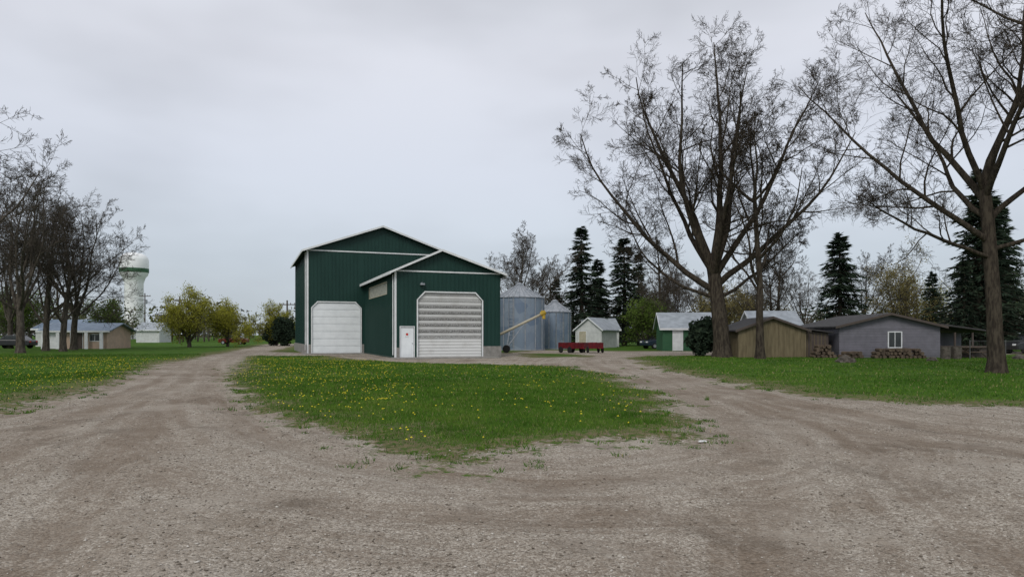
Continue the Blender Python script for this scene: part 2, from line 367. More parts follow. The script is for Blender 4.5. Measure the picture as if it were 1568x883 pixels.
def tree_mesh(name,seed,trunkL,r0,limbs,spread,levels,lean=(0,0),limbL=12,limbdirs=None,rlimb=.42,minr=.012,t0=.6,leader=True,trunk_top=.7,limbtrop=.06):
    g=np.random.default_rng(seed); acc=dict(v=[],f=[],n=0)
    pts,rad,ds=grow(np.zeros((1,3))-np.array([[0,0,.3]]),norm(np.array([[lean[0],lean[1],1.]])),np.array([trunkL]),np.array([r0]),np.array([r0*trunk_top]),10,.03,.03,g)
    rad[:,0]*=1.5; rad[:,1]*=1.1
    tubes(pts,rad,14,acc)
    if limbdirs is None:
        az=np.arange(limbs)*2*math.pi/limbs+g.random(limbs)*.8; inc=R(spread[0])+R(spread[1]-spread[0])*g.random(limbs)
        if leader: inc[0]=R(6)
        ld=np.stack([np.cos(az)*np.sin(inc),np.sin(az)*np.sin(inc),np.cos(inc)],-1)
        tt=t0+(1-t0)*g.random(limbs); tt[0]=1
        LL=limbL*(.75+.35*g.random(limbs))
        rl=r0*rlimb*(.75+.4*g.random(limbs))
    else:
        ld=norm(np.array([l[:3] for l in limbdirs],float)); LL=np.array([l[3] for l in limbdirs]); tt=np.array([l[4] for l in limbdirs]); rl=np.array([l[5] for l in limbdirs]); limbs=len(LL)
    u=np.clip(tt*10,0,9.99); i=u.astype(int); f=(u-i)[:,None]; st=pts[0,i]*(1-f)+pts[0,i+1]*f
    pts,rad,ds=grow(st,ld,LL,rl,rl*.08+minr,12,.085,limbtrop,g); tubes(pts,rad,9,acc)
    L=LL
    for lv in levels:
        m=lv['n']; p,d,rr,t=spawn(pts,rad,ds,m,lv.get('t0',.2),lv.get('t1',1),lv['ang'],lv.get('asd',12),g)
        Lc=np.repeat(L,m)*lv['lr']*(1.15-.65*t)*(.65+.6*g.random(len(t)))
        rc=np.maximum(rr*lv.get('rr',.5),minr)
        pts,rad,ds=grow(p,d,Lc,rc,np.maximum(rc*.2,minr*.6),lv['s'],lv.get('wob',.12),lv.get('trop',.05),g)
        tubes(pts,rad,lv['k'],acc); L=Lc
    me=fast_mesh(name,np.concatenate(acc['v']),np.concatenate(acc['f']),None,True)
    return me,pts
LV=[dict(n=11,ang=42,lr=.40,s=6,k=6,t0=.2,rr=.5,wob=.15),dict(n=8,ang=45,lr=.46,s=5,k=4,t0=.12,rr=.5,wob=.16),dict(n=6,ang=43,lr=.54,s=4,k=3,t0=.12,trop=.03,wob=.16),dict(n=5,ang=42,lr=.72,s=3,k=3,t0=.1,trop=.02,wob=.16)]
LVl=[dict(n=8,ang=44,lr=.42,s=5,k=5,t0=.2,rr=.5,wob=.15),dict(n=7,ang=44,lr=.46,s=4,k=4,t0=.15,rr=.5,wob=.16),dict(n=5,ang=44,lr=.54,s=3,k=3,t0=.12,wob=.16),dict(n=4,ang=42,lr=.72,s=2,k=3,t0=.12)]
# large vase-shaped maple
D=[(-1,.1,.62,14.5,.74,.24),(-.62,-.3,1,14.5,.88,.26),(-.28,.2,1,15.5,.98,.28),(-.02,-.15,1,15.5,1,.29),(.28,.25,1,14.5,.93,.25),(.95,-.1,.62,14,.80,.24),(.2,.8,.9,13,.85,.22),(-.1,-.85,.85,12.5,.9,.22),(-1,.2,.22,9.5,.68,.14),(1,.3,.22,9,.68,.14),(-.5,.6,1,13,.93,.22),(.55,-.4,1,14.5,.9,.24)]
me,_=tree_mesh('bare_maple_tree',14,6.4,.60,12,None,LV,limbdirs=D,minr=.0105,limbtrop=.075)
obj('bare_maple_tree',me,M_bark,loc=(14.7,48.5,0),s=1.04)
LV2=[dict(n=8,ang=45,lr=.42,s=6,k=6,t0=.15),dict(n=7,ang=42,lr=.45,s=4,k=4,t0=.15),dict(n=6,ang=42,lr=.5,s=3,k=3,t0=.15),dict(n=4,ang=40,lr=.55,s=2,k=3,t0=.15)]
me2,_=tree_mesh('bare_tree_slim',5,11.0,.28,8,(25,60),LV2,limbL=6.5,t0=.4,minr=.011,trunk_top=.45)
obj('bare_tree',me2,M_bark,loc=(16.2,45.2,0))
# right foreground tree
D=[(-.95,.05,.62,10.5,.70,.14),(-.5,.3,1,11,.9,.16),(.1,-.2,1,11,1,.17),(.5,.1,1,10,.95,.16),(.9,.2,.7,9.5,.8,.14),(-.3,-.7,.9,9.5,.92,.14),(-1,-.2,.15,8.5,.62,.10),(.9,-.4,.3,7,.66,.10),(-.2,.8,.7,9,.82,.13),(-.72,-.35,.85,11,.95,.14)]
me3,_=tree_mesh('bare_tree_broad',23,8.2,.32,10,None,LV,limbdirs=D,minr=.0068)
obj('bare_tree',me3,M_bark,loc=(19.8,28.3,0))
obj('bare_tree',me3,M_bark,loc=(24.0,22.0,0),rz=150,s=1.15)
# left group
me4,_=tree_mesh('bare_tree_upright',31,5.5,.36,9,(12,55),LVl,limbL=11.5,t0=.5,minr=.012)
me5,_=tree_mesh('bare_tree_upright_b',37,6.0,.31,9,(10,52),LVl,limbL=10,t0=.45,minr=.012)
for me_,x,y,rz,s in [(me4,-42.6,60,0,1.0),(me5,-45.8,68,40,1.0),(me5,-42.8,66,130,1.0),(me4,-45.6,72,200,.95),(me4,-51,64,100,1.0),(me4,-34.0,40,70,.98),(me5,-58,80,10,1.0)]:
    obj('bare_tree',me_,M_bark2,loc=(x,y,0),rz=rz,s=s)
# background bare trees
for me_,x,y,rz,s in [(me5,.9,93,0,1.06),(me5,2.6,97,90,.85),(me2,6,105,60,.8),(me2,19,88,0,.9),(me5,27,100,80,.75),(me2,33,86,200,.85),(me5,48,95,30,.9),(me4,24,110,300,.7),(me2,60,90,90,.9),(me2,-72,110,0,.9),(me5,17.5,74,140,.62),(me5,55,78,10,.7),(me5,30,84,220,.62),(me2,36,96,20,.8),(me4,44,104,70,.7),(me5,13,112,20,.7),(me4,20,92,10,.6)]:
    obj('bare_tree',me_,M_bark2,loc=(x,y,0),rz=rz,s=s)

def leafquads(c,size,g,flat=.0):
    n=len(c); a=norm(g.normal(0,1,(n,3))); b_=norm(np.cross(a,g.normal(0,1,(n,3)))); s=(size*(.6+.8*g.random(n)))[:,None]
    v=np.stack([c-a*s-b_*s*.5,c+a*s-b_*s*.5,c+a*s+b_*s*.5,c-a*s+b_*s*.5],1)
    return v,np.arange(n*4).reshape(-1,4)
def leafy(name,loc,seed,trunkL,r0,limbL,mat,lsize=.09,nl=14,spread=(15,65),scatter=.25,levels=None,s=1,keep=1.):
    g=np.random.default_rng(seed)
    lv=levels or [dict(n=8,ang=45,lr=.5,s=4,k=4,t0=.15),dict(n=7,ang=45,lr=.5,s=3,k=3,t0=.15),dict(n=5,ang=42,lr=.55,s=3,k=3,t0=.1)]
    me,pts=tree_mesh(name+'_branches',seed,trunkL,r0,9,spread,lv,limbL=limbL,t0=.3,minr=.012)
    p=pts[:,1:].reshape(-1,3); p=p[g.random(len(p))<keep]; p=np.repeat(p,nl//3+1,0)
    c=p+g.normal(0,scatter,p.shape); v,F=leafquads(c,lsize,g)
    hh=(c[:,2]-c[:,2].min())/(np.ptp(c[:,2])+1e-6); cl=.5+.25*np.sin(c[:,0]*1.9+seed)*np.sin(c[:,1]*1.7)*np.sin(c[:,2]*2.1)
    col=np.clip(.25*hh+cl*.7+g.random(len(c))*.35-.1,0,1)
    e=empty(name,loc); e.scale=(s,s,s)
    obj('branches',me,M_bark2,e); obj('leaves',fast_mesh('leaves',v,F,{'v':np.repeat(col,4)}),mat,e); return e
ML_yel=attrmat('spring_leaf_yellow',[(0,(.13,.13,.025)),(.5,(.29,.29,.045)),(1,(.45,.43,.08))],.7,.3)
ML_grn=attrmat('spring_leaf_green',[(0,(.035,.06,.015)),(.5,(.09,.14,.03)),(1,(.18,.25,.06))],.7,.3)
ML_tan=attrmat('spring_bud_tan',[(0,(.10,.085,.035)),(.5,(.2,.17,.07)),(1,(.32,.28,.12))],.7,.3)
leafy('willow_tree',(-41,88,0),101,1.2,.3,5.6,ML_yel,.06,9,(20,75),.3,keep=.6)
leafy('willow_tree',(-37.8,92,0),102,1.0,.25,5.2,ML_yel,.06,9,(20,75),.3,keep=.55)
leafy('budding_tree',(-34.0,100,0),103,1.8,.2,4.4,ML_yel,.06,6,(15,60),.25,keep=.45)
leafy('budding_tree',(-31.5,106,0),104,1.5,.2,3.4,ML_grn,.06,6,(15,60),.25,keep=.4)
leafy('budding_tree',(-51,88,0),105,2,.2,4.5,ML_grn,.06,6,(15,50),.25,keep=.25)
leafy('budding_tree',(-68,95,0),106,2,.25,6,ML_grn,.08,6,(15,60),.3,keep=.5)
leafy('budding_tree',(15.5,80,0),107,1.2,.2,4.6,ML_grn,.08,8,(15,60),.3,keep=.35)
leafy('budding_tree',(20,95,0),108,1.5,.2,5.5,ML_grn,.08,6,(15,60),.3,keep=.4)
leafy('budding_tree',(50,88,0),109,3,.3,8.0,ML_tan,.07,8,(15,65),.35,keep=.4)
leafy('budding_tree',(53,91,0),113,3,.3,7.0,ML_yel,.06,6,(15,65),.35,keep=.25)
leafy('budding_tree',(34,100,0),110,2.5,.3,6,ML_tan,.08,6,(15,65),.35,keep=.4)
leafy('budding_tree',(26,86,0),112,2.0,.25,5.5,ML_tan,.07,6,(15,65),.35,keep=.3)
leafy('budding_tree',(60,84,0),111,2,.3,5,ML_grn,.06,6,(15,65),.35,keep=.5)
# spruces
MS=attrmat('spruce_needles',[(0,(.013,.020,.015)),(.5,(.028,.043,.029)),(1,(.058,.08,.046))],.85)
def spruce_mesh(seed,H,Rb,dens=1.0):
    g=np.random.default_rng(seed); acc=dict(v=[],f=[],n=0)
    tp=np.array([[[0,0,-.2],[.05,0,H*.5],[0,.05,H]]]); tubes(tp,np.array([[H*.018,H*.011,.02]]),8,acc)
    nb=int(H*24*dens); zz=(.06+.93*g.random(nb)**1.15)*H; zz=np.round(zz/.42)*.42+g.normal(0,.08,nb); zz=np.clip(zz,.4,H-.1)
    az=g.random(nb)*6.28; prof=np.clip(1-zz/H,0,1)**.82
    lob=1+.26*np.sin(az*3+zz*.9+seed)+.18*np.sin(az*5-zz*1.7)
    L=Rb*prof*lob*(.6+.6*g.random(nb))+.15
    inc=np.where(zz/H>.8,.25,-.12)+g.normal(0,.1,nb)
    d=np.stack([np.cos(az)*np.cos(inc),np.sin(az)*np.cos(inc),np.sin(inc)],-1); st=np.stack([0*zz,0*zz,zz],-1)
    pts,rad,_=grow(st,d,L,np.full(nb,.035),np.full(nb,.01),4,.05,-.03,g); tubes(pts,rad,3,acc)
    wood=fast_mesh('spruce_wood',np.concatenate(acc['v']),np.concatenate(acc['f']),None,True)
    K=22; t=(.12+.9*g.random((nb,K))); u=np.clip(t*4,0,3.999); i=u.astype(int); f=(u-i)[...,None]; r=np.arange(nb)[:,None]
    p=pts[r,i]*(1-f)+pts[r,i+1]*f
    lat=np.cross(d,[0,0,1.]); lat=norm(lat)[:,None]; off=(g.random((nb,K,1))-.5)*.62*(L[:,None,None]*.55+.15)*(1.15-t[...,None])
    c=(p+lat*off+np.stack([0*t,0*t,-np.abs(g.normal(0,.12,t.shape))],-1)).reshape(-1,3)
    dirr=norm(np.repeat(d,K,0)+np.sign(off.reshape(-1,1))*np.repeat(lat[:,0],K,0)*.7+np.array([0,0,-.35])+g.normal(0,.25,c.shape)); w=norm(np.cross(dirr,g.normal(0,1,c.shape)))
    ln=(.17+.20*g.random(len(c)))[:,None]; wd=ln*.26
    v=np.stack([c-w*wd,c+w*wd,c+dirr*ln*1.7],1); n=len(c)
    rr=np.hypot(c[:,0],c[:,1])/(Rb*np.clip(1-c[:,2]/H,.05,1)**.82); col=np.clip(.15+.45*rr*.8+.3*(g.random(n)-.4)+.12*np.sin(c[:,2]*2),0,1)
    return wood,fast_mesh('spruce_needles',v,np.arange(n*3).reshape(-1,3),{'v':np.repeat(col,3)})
sp=[spruce_mesh(1,16.5,3.2),spruce_mesh(2,15,3.4),spruce_mesh(3,13,3.0)]
def spruce(k,x,y,s=1,rz=0,w=1):
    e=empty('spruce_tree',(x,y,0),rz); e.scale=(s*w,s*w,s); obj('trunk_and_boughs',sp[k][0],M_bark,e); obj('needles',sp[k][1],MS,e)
for a in [(0,9.5,95,1.0,0,1.25),(2,12.2,98,.95,80,1.2),(1,16.2,100,1.05,40,1.25),(0,19,104,.85,200),(2,6.6,104,.8,10),
          (2,35.5,75,.98,20,1.25),(0,42,62,1.0,90,1.3),(1,45.5,66,1.0,140,1.3),(2,51,84,.72,0),(0,53,75,.95,10),(1,39.5,60.5,.55,240)]:
    spruce(*a)
# cedar (dense, low)
def cedar(x,y,H,Rr,seed):
    g=np.random.default_rng(seed); n=5200
    u=norm(g.normal(0,1,(n,3))); rr=g.random(n)**.4; lob=1+.2*np.sin(u[:,0]*5+seed)*np.sin(u[:,2]*6)+.12*np.sin(u[:,1]*9)
    c=u*(rr*lob)[:,None]*np.array([Rr,Rr,H*.5])+np.array([0,0,H*.5+.1]); c[:,2]=np.abs(c[:,2])
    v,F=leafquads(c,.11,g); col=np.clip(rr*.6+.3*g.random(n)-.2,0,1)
    e=empty('cedar_tree',(x,y,0)); p=Part().cyl((0,0,-.1),(0,0,H*.7),.12,.04,8); p.build('trunk',M_bark,e)
    obj('foliage',fast_mesh('foliage',v,F,{'v':np.repeat(col,4)}),MS,e)
cedar(-32.3,98,4.0,1.6,1); cedar(-34.4,100,3.2,1.4,2); cedar(14.2,51.5,2.7,1.1,3)
# distant mass
def distant():
    g=np.random.default_rng(77); cs=[];col=[];acc=dict(v=[],f=[],n=0)
    for k in range(330):
        yy=150+g.random()*150; xx=(g.random()*2-1)*yy*.95
        if -.42*yy<xx<-.2*yy and g.random()<.5: H=3+3*g.random()
        else: H=5+8*g.random()
        Rr=H*(.3+.2*g.random()); n=150; u=norm(g.normal(0,1,(n,3)))*(g.random((n,1))**.45)
        c=u*np.array([Rr,Rr,H*.45])+np.array([xx,yy,H*.52]); c+=g.normal(0,.3,c.shape); cs.append(c)
        col.append(np.full(n,g.random()*.8)+g.random(n)*.2)
        tubes(np.array([[[xx,yy,-.2],[xx,yy,H*.8]]]),np.array([[.2,.06]]),5,acc)
    c=np.concatenate(cs); v,F=leafquads(c,.34,g)
    e=empty('distant_trees'); obj('foliage',fast_mesh('foliage',v,F,{'v':np.repeat(np.concatenate(col),4)}),attrmat('distant_foliage',[(0,(.045,.055,.048)),(.3,(.10,.095,.085)),(.6,(.135,.12,.10)),(.85,(.13,.15,.07)),(1,(.18,.18,.09))],.9),e)
    obj('trunks',fast_mesh('trunks',np.concatenate(acc['v']),np.concatenate(acc['f'])),M_bark2,e)
distant()

# ------------------------------------------------------------------ green building
B=empty('green_steel_building',(-7.94,47,0),21)
def zt_s(x): return 5.95+(7.4-5.95)*(x/3.2 if x<3.2 else (7.6-x)/4.4)
def zt_t(x): return 8.65+(10.84-8.65)*((x+4.72)/6.25 if x<1.53 else (7.78-x)/6.25)
wall=Part(); ribs=Part()
def fwall(y0,x0,x1,zb,zt,rx):
    cuts=[x0]+([rx] if x0<rx<x1 else [])+[x1]
    top=[(c,zt(c)) for c in cuts]
    wall.prism([(x0,zb),(x1,zb)]+top[::-1],'y',y0,y0+.15)
    x=math.ceil(x0/.3)*.3
    while x<x1-.03:
        if x>x0+.03: ribs.box(x-.022,x+.022,y0-.03,y0+.01,max(zb,.1),zt(x)-.04)
        x+=.3
for a in [(0,.36,0),(.36,1.3,2.12),(1.3,1.58,0),(1.58,6.2,4.5),(6.2,7.6,0)]: fwall(0,a[0],a[1],a[2],zt_s,3.2)
for a in [(-4.72,-4.3,0),(-4.3,-.32,4.3),(-.32,7.78,0)]: fwall(13.1,a[0],a[1],a[2],zt_t,1.53)
def chamf(x0,x1,z,y0,c):
    wall.prism([(x0,z),(x0+c,z),(x0,z-c)],'y',y0+.01,y0+.14); wall.prism([(x1,z),(x1,z-c),(x1-c,z)],'y',y0+.01,y0+.14)
chamf(1.58,6.2,4.5,0,.5)
chamf(-4.3,-.32,4.3,13.085,.45)
wall.box(0,.15,.15,13.1,0,4.55).box(0,.15,.15,2.8,4.55,5.35).box(0,.15,10.4,13.1,4.55,5.35).box(0,.15,.15,13.1,5.35,5.95)
wall.box(7.45,7.6,.15,13.1,0,5.95)
wall.box(-4.72,-4.57,13.25,27.75,0,8.65).box(7.63,7.78,13.25,27.75,0,8.65)
wall.prism([(-4.72,0),(7.78,0),(7.78,8.65),(1.53,10.84),(-4.72,8.65)],'y',27.75,27.9)
for k in range(1,44):
    y=k*.3
    if 2.8<y<10.4: ribs.box(-.03,.01,y-.022,y+.022,.1,4.5).box(-.03,.01,y-.022,y+.022,5.4,5.85)
    else: ribs.box(-.03,.01,y-.022,y+.022,.1,5.85)
    ribs.box(7.59,7.63,y-.022,y+.022,.1,5.85)
for k in range(1,48):
    y=13.1+k*.3; ribs.box(-4.75,-4.71,y-.022,y+.022,.8,8.55); ribs.box(7.77,7.81,y-.022,y+.022,.8,8.55)
wall.build('steel_walls',M_green,B); ribs.build('wall_ribs',M_green,B)
roof=Part()
def chev(w0,w1,rx,ze,zr,o,t,lift=0):
    sl=(zr-ze)/(rx-w0); sr=(zr-ze)/(w1-rx)
    return [(w0-o,ze-o*sl+lift),(rx,zr+lift),(w1+o,ze-o*sr+lift),(w1+o,ze-o*sr+t+lift),(rx,zr+t+lift),(w0-o,ze-o*sl+t+lift)]
roof.prism(chev(0,7.6,3.2,5.95,7.4,.35,.08,.01),'y',-.4,13.09); roof.prism(chev(-4.72,7.78,1.53,8.65,10.84,.4,.08,.01),'y',12.65,28.3)
roof.build('roof',M_greenroof,B)
tr=Part()
tr.prism(chev(0,7.6,3.2,5.95,7.4,.36,.15,-.05),'y',-.44,-.403); tr.prism(chev(-4.72,7.78,1.53,8.65,10.84,.41,.16,-.05),'y',12.61,12.647)
tr.box(-.41,-.36,-.403,13.0,5.68,5.88); tr.box(7.96,8.01,-.403,13.0,5.7,5.9)
tr.box(-5.17,-5.12,12.65,28.3,8.42,8.6); tr.box(8.19,8.24,12.65,28.3,8.42,8.6)
tr.box(-.035,.09,-.035,-.001,.02,5.9).box(-.035,-.001,-.001,.09,.02,5.9)
tr.box(-4.755,-4.6,13.065,13.099,.02,8.62).box(-4.755,-4.721,13.099,13.2,.02,8.62)
tr.box(.09,7.56,-.05,-.031,5.9,5.99); tr.box(-4.6,7.7,13.04,13.069,8.58,8.68)
def dframe(x0,x1,z,y,c,w=.09):
    tr.box(x0-w,x0,y-.045,y+.0,.0,z-c).box(x1,x1+w,y-.045,y,.0,z-c); 
    if c>0:
        tr.box(x0+c,x1-c,y-.045,y,z,z+w)
        tr.prism([(x0-w,z-c),(x0,z-c),(x0+c,z),(x0+c,z+w),(x0+c-w*.4,z+w)],'y',y-.047,y+.0)
        tr.prism([(x1+w,z-c),(x1-c+w*.4,z+w),(x1-c,z+w),(x1-c,z),(x1,z-c)],'y',y-.047,y+.0)
    else: tr.box(x0-w,x1+w,y-.045,y,z,z+w)
dframe(1.58,6.2,4.5,-.024,.5); dframe(-4.3,-.32,4.3,13.076,.45)
tr.box(.31,.36,-.04,.0,0,2.12).box(1.3,1.35,-.04,.0,0,2.12).box(.31,1.35,-.04,0,2.12,2.18)
tr.build('white_trim',M_white,B)
d=Part()
for k in range(21):
    z0=.02+k*.2135; d.prism([(.07,z0),(.055,z0+.09),(.07,z0+.2),(.1,z0+.2),(.1,z0)],'x',1.585,6.195)
d.build('weathered_rolling_door',M_rdoor,B)
Part().box(1.58,6.2,.105,.12,0,4.5).build('rolling_door_backing',M_dark,B)
M_wdoor=simple('white_door',(.86,.90,.92),(.78,.82,.84),1.5,.45)
d=Part()
for k in range(7): 
    z0=.03+k*.61; d.box(-4.29,-.33,13.13,13.17,z0,z0+.595)
    for j in range(4): d.box(-4.22+j*.98,-4.22+j*.98+.9,13.12,13.129,z0+.08,z0+.51)
d.build('white_sectional_door',M_wdoor,B)
Part().box(-4.3,-.32,13.18,13.22,0,4.3).build('sectional_door_backing',M_galv,B)
d=Part().box(.37,1.29,.03,.07,.03,2.1); d.box(.5,1.16,.018,.029,.2,.9)
d.build('entry_door',M_wdoor,B,.004)
Part().box(.70,.96,.012,.029,1.45,1.78).build('door_notice',M_white,B); 
s=Part().cyl((.83,.004,1.62),(.83,.011,1.62),.085,k=20); s.build('red_sign',M_signred,B)
Part().cyl((1.2,.0,1.0),(1.2,.03,1.0),.03,k=10).build('door_knob',M_galv,B)
w=Part()
for k in range(8): w.box(.03,.06,2.8+k*.95,2.8+k*.95+.93,4.56,5.34)
w.build('clerestory_panels',M_strip,B)
w=Part().box(-.03,0,2.72,10.48,4.49,4.55).box(-.03,0,2.72,10.48,5.35,5.41).box(-.03,0,2.72,2.8,4.55,5.35).box(-.03,0,10.4,10.48,4.55,5.35)
w.build('clerestory_frame',M_cream,B)
p=Part(); p.box(.1,.305,-.06,-.0325,0,.72).box(6.3,7.66,-.07,-.033,0,.78).box(7.6,7.67,-.02,13,0,.7)
p.box(-4.6,-4.4,13.02,13.065,0,.78).box(-4.82,-4.757,13.0,27.9,0,.78).box(-.2,-.03,13.02,13.07,0,.78)
p.build('concrete_plinth',M_conc,B)
p=Part(); p.prism([(1.2,-2.2),(6.8,-2.3),(6.9,-.08),(-.3,-.08),(-.3,-1.4)],'z',-.05,.06); p.prism([(-5.2,11.3),(-.2,11.4),(-.2,13.0),(-5.2,13.0)],'z',-.05,.06)
p.build('concrete_apron',M_conc,B,.01)
p=Part().box(1.7,2.0,-.3,-.05,5.0,5.12).box(1.82,1.88,-.06,-.032,5.0,5.2); p.build('wall_light',M_galv,B)
p=Part().cyl((-.07,.35,.2),(-.07,.35,5.7),.04,k=8); p.cyl((-4.8,13.6,.3),(-4.8,13.6,8.5),.045,k=8); p.build('downspouts',M_white,B)
# ------------------------------------------------------------------ grain bins
def grain_bin(x,y,r,H,Ht,rz=0):
    e=empty('grain_bin',(x,y,0),rz); g=96; rows=int(H/.085); v=[];
    for i in range(rows+1):
        z=H*i/rows; rr=r+(.012 if i%2 else -.012)
        t=np.arange(g)*2*math.pi/g; v.append(np.stack([np.cos(t)*rr,np.sin(t)*rr,0*t+z],-1))
    v=np.concatenate(v); id_=np.arange((rows+1)*g).reshape(rows+1,g); nx_=np.roll(id_,-1,1)
    F=np.stack([id_[:-1],nx_[:-1],nx_[1:],id_[1:]],-1).reshape(-1,4)
    obj('corrugated_wall',fast_mesh('corrugated_wall',v,F,None,False),M_bin,e)
    p=Part(); k=28; rt=.35
    for i in range(k):
        a=2*math.pi*i/k; b2=2*math.pi*(i+1)/k; ro=r+.12
        bidx=len(p.v); p.v+= [(math.cos(a)*ro,math.sin(a)*ro,H-.03),(math.cos(b2)*ro,math.sin(b2)*ro,H-.03),(math.cos(b2)*rt,math.sin(b2)*rt,Ht),(math.cos(a)*rt,math.sin(a)*rt,Ht)]
        p.f.append([bidx,bidx+1,bidx+2,bidx+3])
        p.cyl((math.cos(a)*ro,math.sin(a)*ro,H),(math.cos(a)*rt,math.sin(a)*rt,Ht+.02),.025,k=5)
    p.cyl((0,0,Ht-.1),(0,0,Ht+.15),rt+.03,k=20); p.cyl((0,0,Ht+.15),(0,0,Ht+.3),rt+.03,.1,k=20)
    p.build('conical_roof',M_galv,e)
    p=Part()
    for i in range(14):
        a=2*math.pi*i/14; p.box(-.04+math.cos(a)*(r+.03),.04+math.cos(a)*(r+.03),-.04+math.sin(a)*(r+.03),.04+math.sin(a)*(r+.03),0,H-.05)
    p.cyl((0,0,-.1),(0,0,.12),r+.15,k=40)
    p.build('stiffeners_and_base',M_galv,e)
    p=Part(); a=-1.9
    for s_ in (-.22,.22): 
        ax,ay=math.cos(a)*(r+.16)-math.sin(a)*s_,math.sin(a)*(r+.16)+math.cos(a)*s_; p.cyl((ax,ay,.4),(ax,ay,H+.3),.022,k=6)
    for q in range(int(H/.35)):
        z=.5+q*.35; p.cyl((math.cos(a)*(r+.16)-math.sin(a)*-.22,math.sin(a)*(r+.16)+math.cos(a)*-.22,z),(math.cos(a)*(r+.16)-math.sin(a)*.22,math.sin(a)*(r+.16)+math.cos(a)*.22,z),.014,k=5)
    p.build('ladder',M_galv,e)
grain_bin(.75,72,2.55,5.4,6.7); grain_bin(4.75,77,1.75,4.1,5.2,40); grain_bin(2.4,82,2.2,4.6,6.0,20)
# auger
e=empty('grain_auger'); p=Part()
p.cyl((-1.6,61.5,1.35),(2.7,62,3.45),.12,k=14); p.build('auger_tube',M_cream,e,smooth=True)
p=Part(); p.cyl((2.55,61.98,3.4),(3.0,62.03,3.6),.2,k=14); p.cyl((2.85,62.02,3.5),(2.85,62.02,3.0),.13,.16,k=12); p.box(2.6,2.95,61.8,62.2,3.5,3.75); p.build('discharge_head',M_yellow,e,.02)
p=Part(); 
for s_ in (-.7,.7): p.cyl((-.2,61.7,1.95),(-.5,61.7+s_,.35),.04,k=8); p.cyl((1.2,61.8,2.7),(-.5,61.7+s_,.4),.03,k=8)
p.cyl((-.5,60.9,.35),(-.5,62.5,.35),.05,k=8); p.cyl((-1.5,61.5,1.35),(-1.6,61.5,.2),.05,k=8)
p.build('undercarriage',M_galv,e)
p=Part(); 
for s_ in (60.85,62.55): p.cyl((-.5,s_-.09,.34),(-.5,s_+.09,.34),.34,k=20)
p.build('tyres',M_rubber,e,.02)
p=Part(); p.prism([(-2.2,1.0),(-1.1,1.0),(-1.35,.3),(-1.95,.3)],'y',61,62); p.build('hopper',M_galv,e)
def redwagon(x,y,rz):
    e=empty('red_wagon',(x,y,0),rz); p=Part()
    p.box(-.65,.65,-1.0,1.0,.38,.46)
    for xx in (-.65,.6): p.box(xx,xx+.05,-1,1,.46,.9)
    for yy in (-1.0,.95): p.box(-.6,.6,yy,yy+.05,.46,.9)
    for xx in (-.4,0,.4): p.box(xx-.03,xx+.03,-1.05,-1.0,.4,.94)
    p.box(-.05,.05,-1.9,-1.05,.38,.46); p.build('box_body',M_red,e,.01)
    p=Part()
    for xx in (-.72,.62):
        for yy in (-.6,.6): p.cyl((xx,yy,.27),(xx+.12,yy,.27),.27,k=18)
    p.build('wheels',M_rubber,e,.02)
redwagon(5.2,61,35); redwagon(7.2,61.5,10)

# ------------------------------------------------------------------ houses
def house(name,loc,rz,w,dp,ev,rg,wm,rm,axis='y',o=.3,fascia=None,wins=(),doors=(),rx=None,siding=None):
    e=empty(name,loc,rz); rx=w/2 if rx is None else rx
    p=Part()
    if axis=='y': p.prism([(0,0),(w,0),(w,ev),(rx,rg),(0,ev)],'y',0,dp)
    else: p.prism([(0,0),(dp,0),(dp,ev),(dp/2,rg),(0,ev)],'x',0,w)
    p.build('walls',wm,e)
    p=Part()
    if axis=='y': p.prism(chev(0,w,rx,ev,rg,o,.1,.01),'y',-o,dp+o)
    else: p.prism(chev(0,dp,dp/2,ev,rg,o,.1,.01),'x',-o,w+o)
    p.build('roof',rm,e)
    if fascia:
        p=Part()
        if axis=='y': p.prism(chev(0,w,rx,ev,rg,o+.01,.16,-.05),'y',-o-.03,-o-.002)
        else:
            sl=(rg-ev)/(dp/2); p.box(-o,w+o,-o-.04,-o-.002,ev-o*sl-.06,ev-o*sl+.13); p.prism(chev(0,dp,dp/2,ev,rg,o+.01,.16,-.05),'x',-o-.03,-o-.002)
        p.build('fascia',fascia,e)
    if siding:
        p=Part(); kind,sp_=siding
        if kind=='h':
            z=.2
            while z<ev-.05: p.prism([(-.004,z),(-.022,z),(-.004,z+sp_*.9)],'x',0,w); p.prism([(-.004,z),(-.022,z),(-.004,z+sp_*.9)],'y',0,dp); z+=sp_
        else:
            x=sp_
            while x<w: 
                zt=(ev+(rg-ev)*(x/rx if x<rx else (w-x)/(w-rx))) if axis=='y' else ev
                p.box(x-.02,x+.02,-.02,-.002,.05,zt-.02); x+=sp_
            y=sp_
            while y<dp: p.box(-.02,-.002,y-.02,y+.02,.05,ev-.02); p.box(w+.002,w+.02,y-.02,y+.02,.05,ev-.02); y+=sp_
        p.build('siding',wm,e)
    for i,(x0,x1,z0,z1) in enumerate(wins):
        f=Part().box(x0-.07,x0,-.06,-.001,z0-.07,z1+.07).box(x1,x1+.07,-.06,-.001,z0-.07,z1+.07).box(x0,x1,-.06,-.001,z1,z1+.07).box(x0,x1,-.06,-.001,z0-.07,z0).box((x0+x1)/2-.02,(x0+x1)/2+.02,-.05,-.031,z0,z1)
        f.build('window_frame_%d'%i,M_white,e); Part().box(x0,x1,-.03,-.024,z0,z1).build('window_glass_%d'%i,M_glass,e)
    for i,(x0,x1,z1,mt) in enumerate(doors):
        Part().box(x0,x1,-.045,-.024,.03,z1).build('door_%d'%i,mt,e)
        Part().box(x0-.06,x0,-.06,-.001,0,z1+.06).box(x1,x1+.06,-.06,-.001,0,z1+.06).box(x0,x1,-.06,-.001,z1,z1+.06).build('door_frame_%d'%i,M_white,e)
    return e
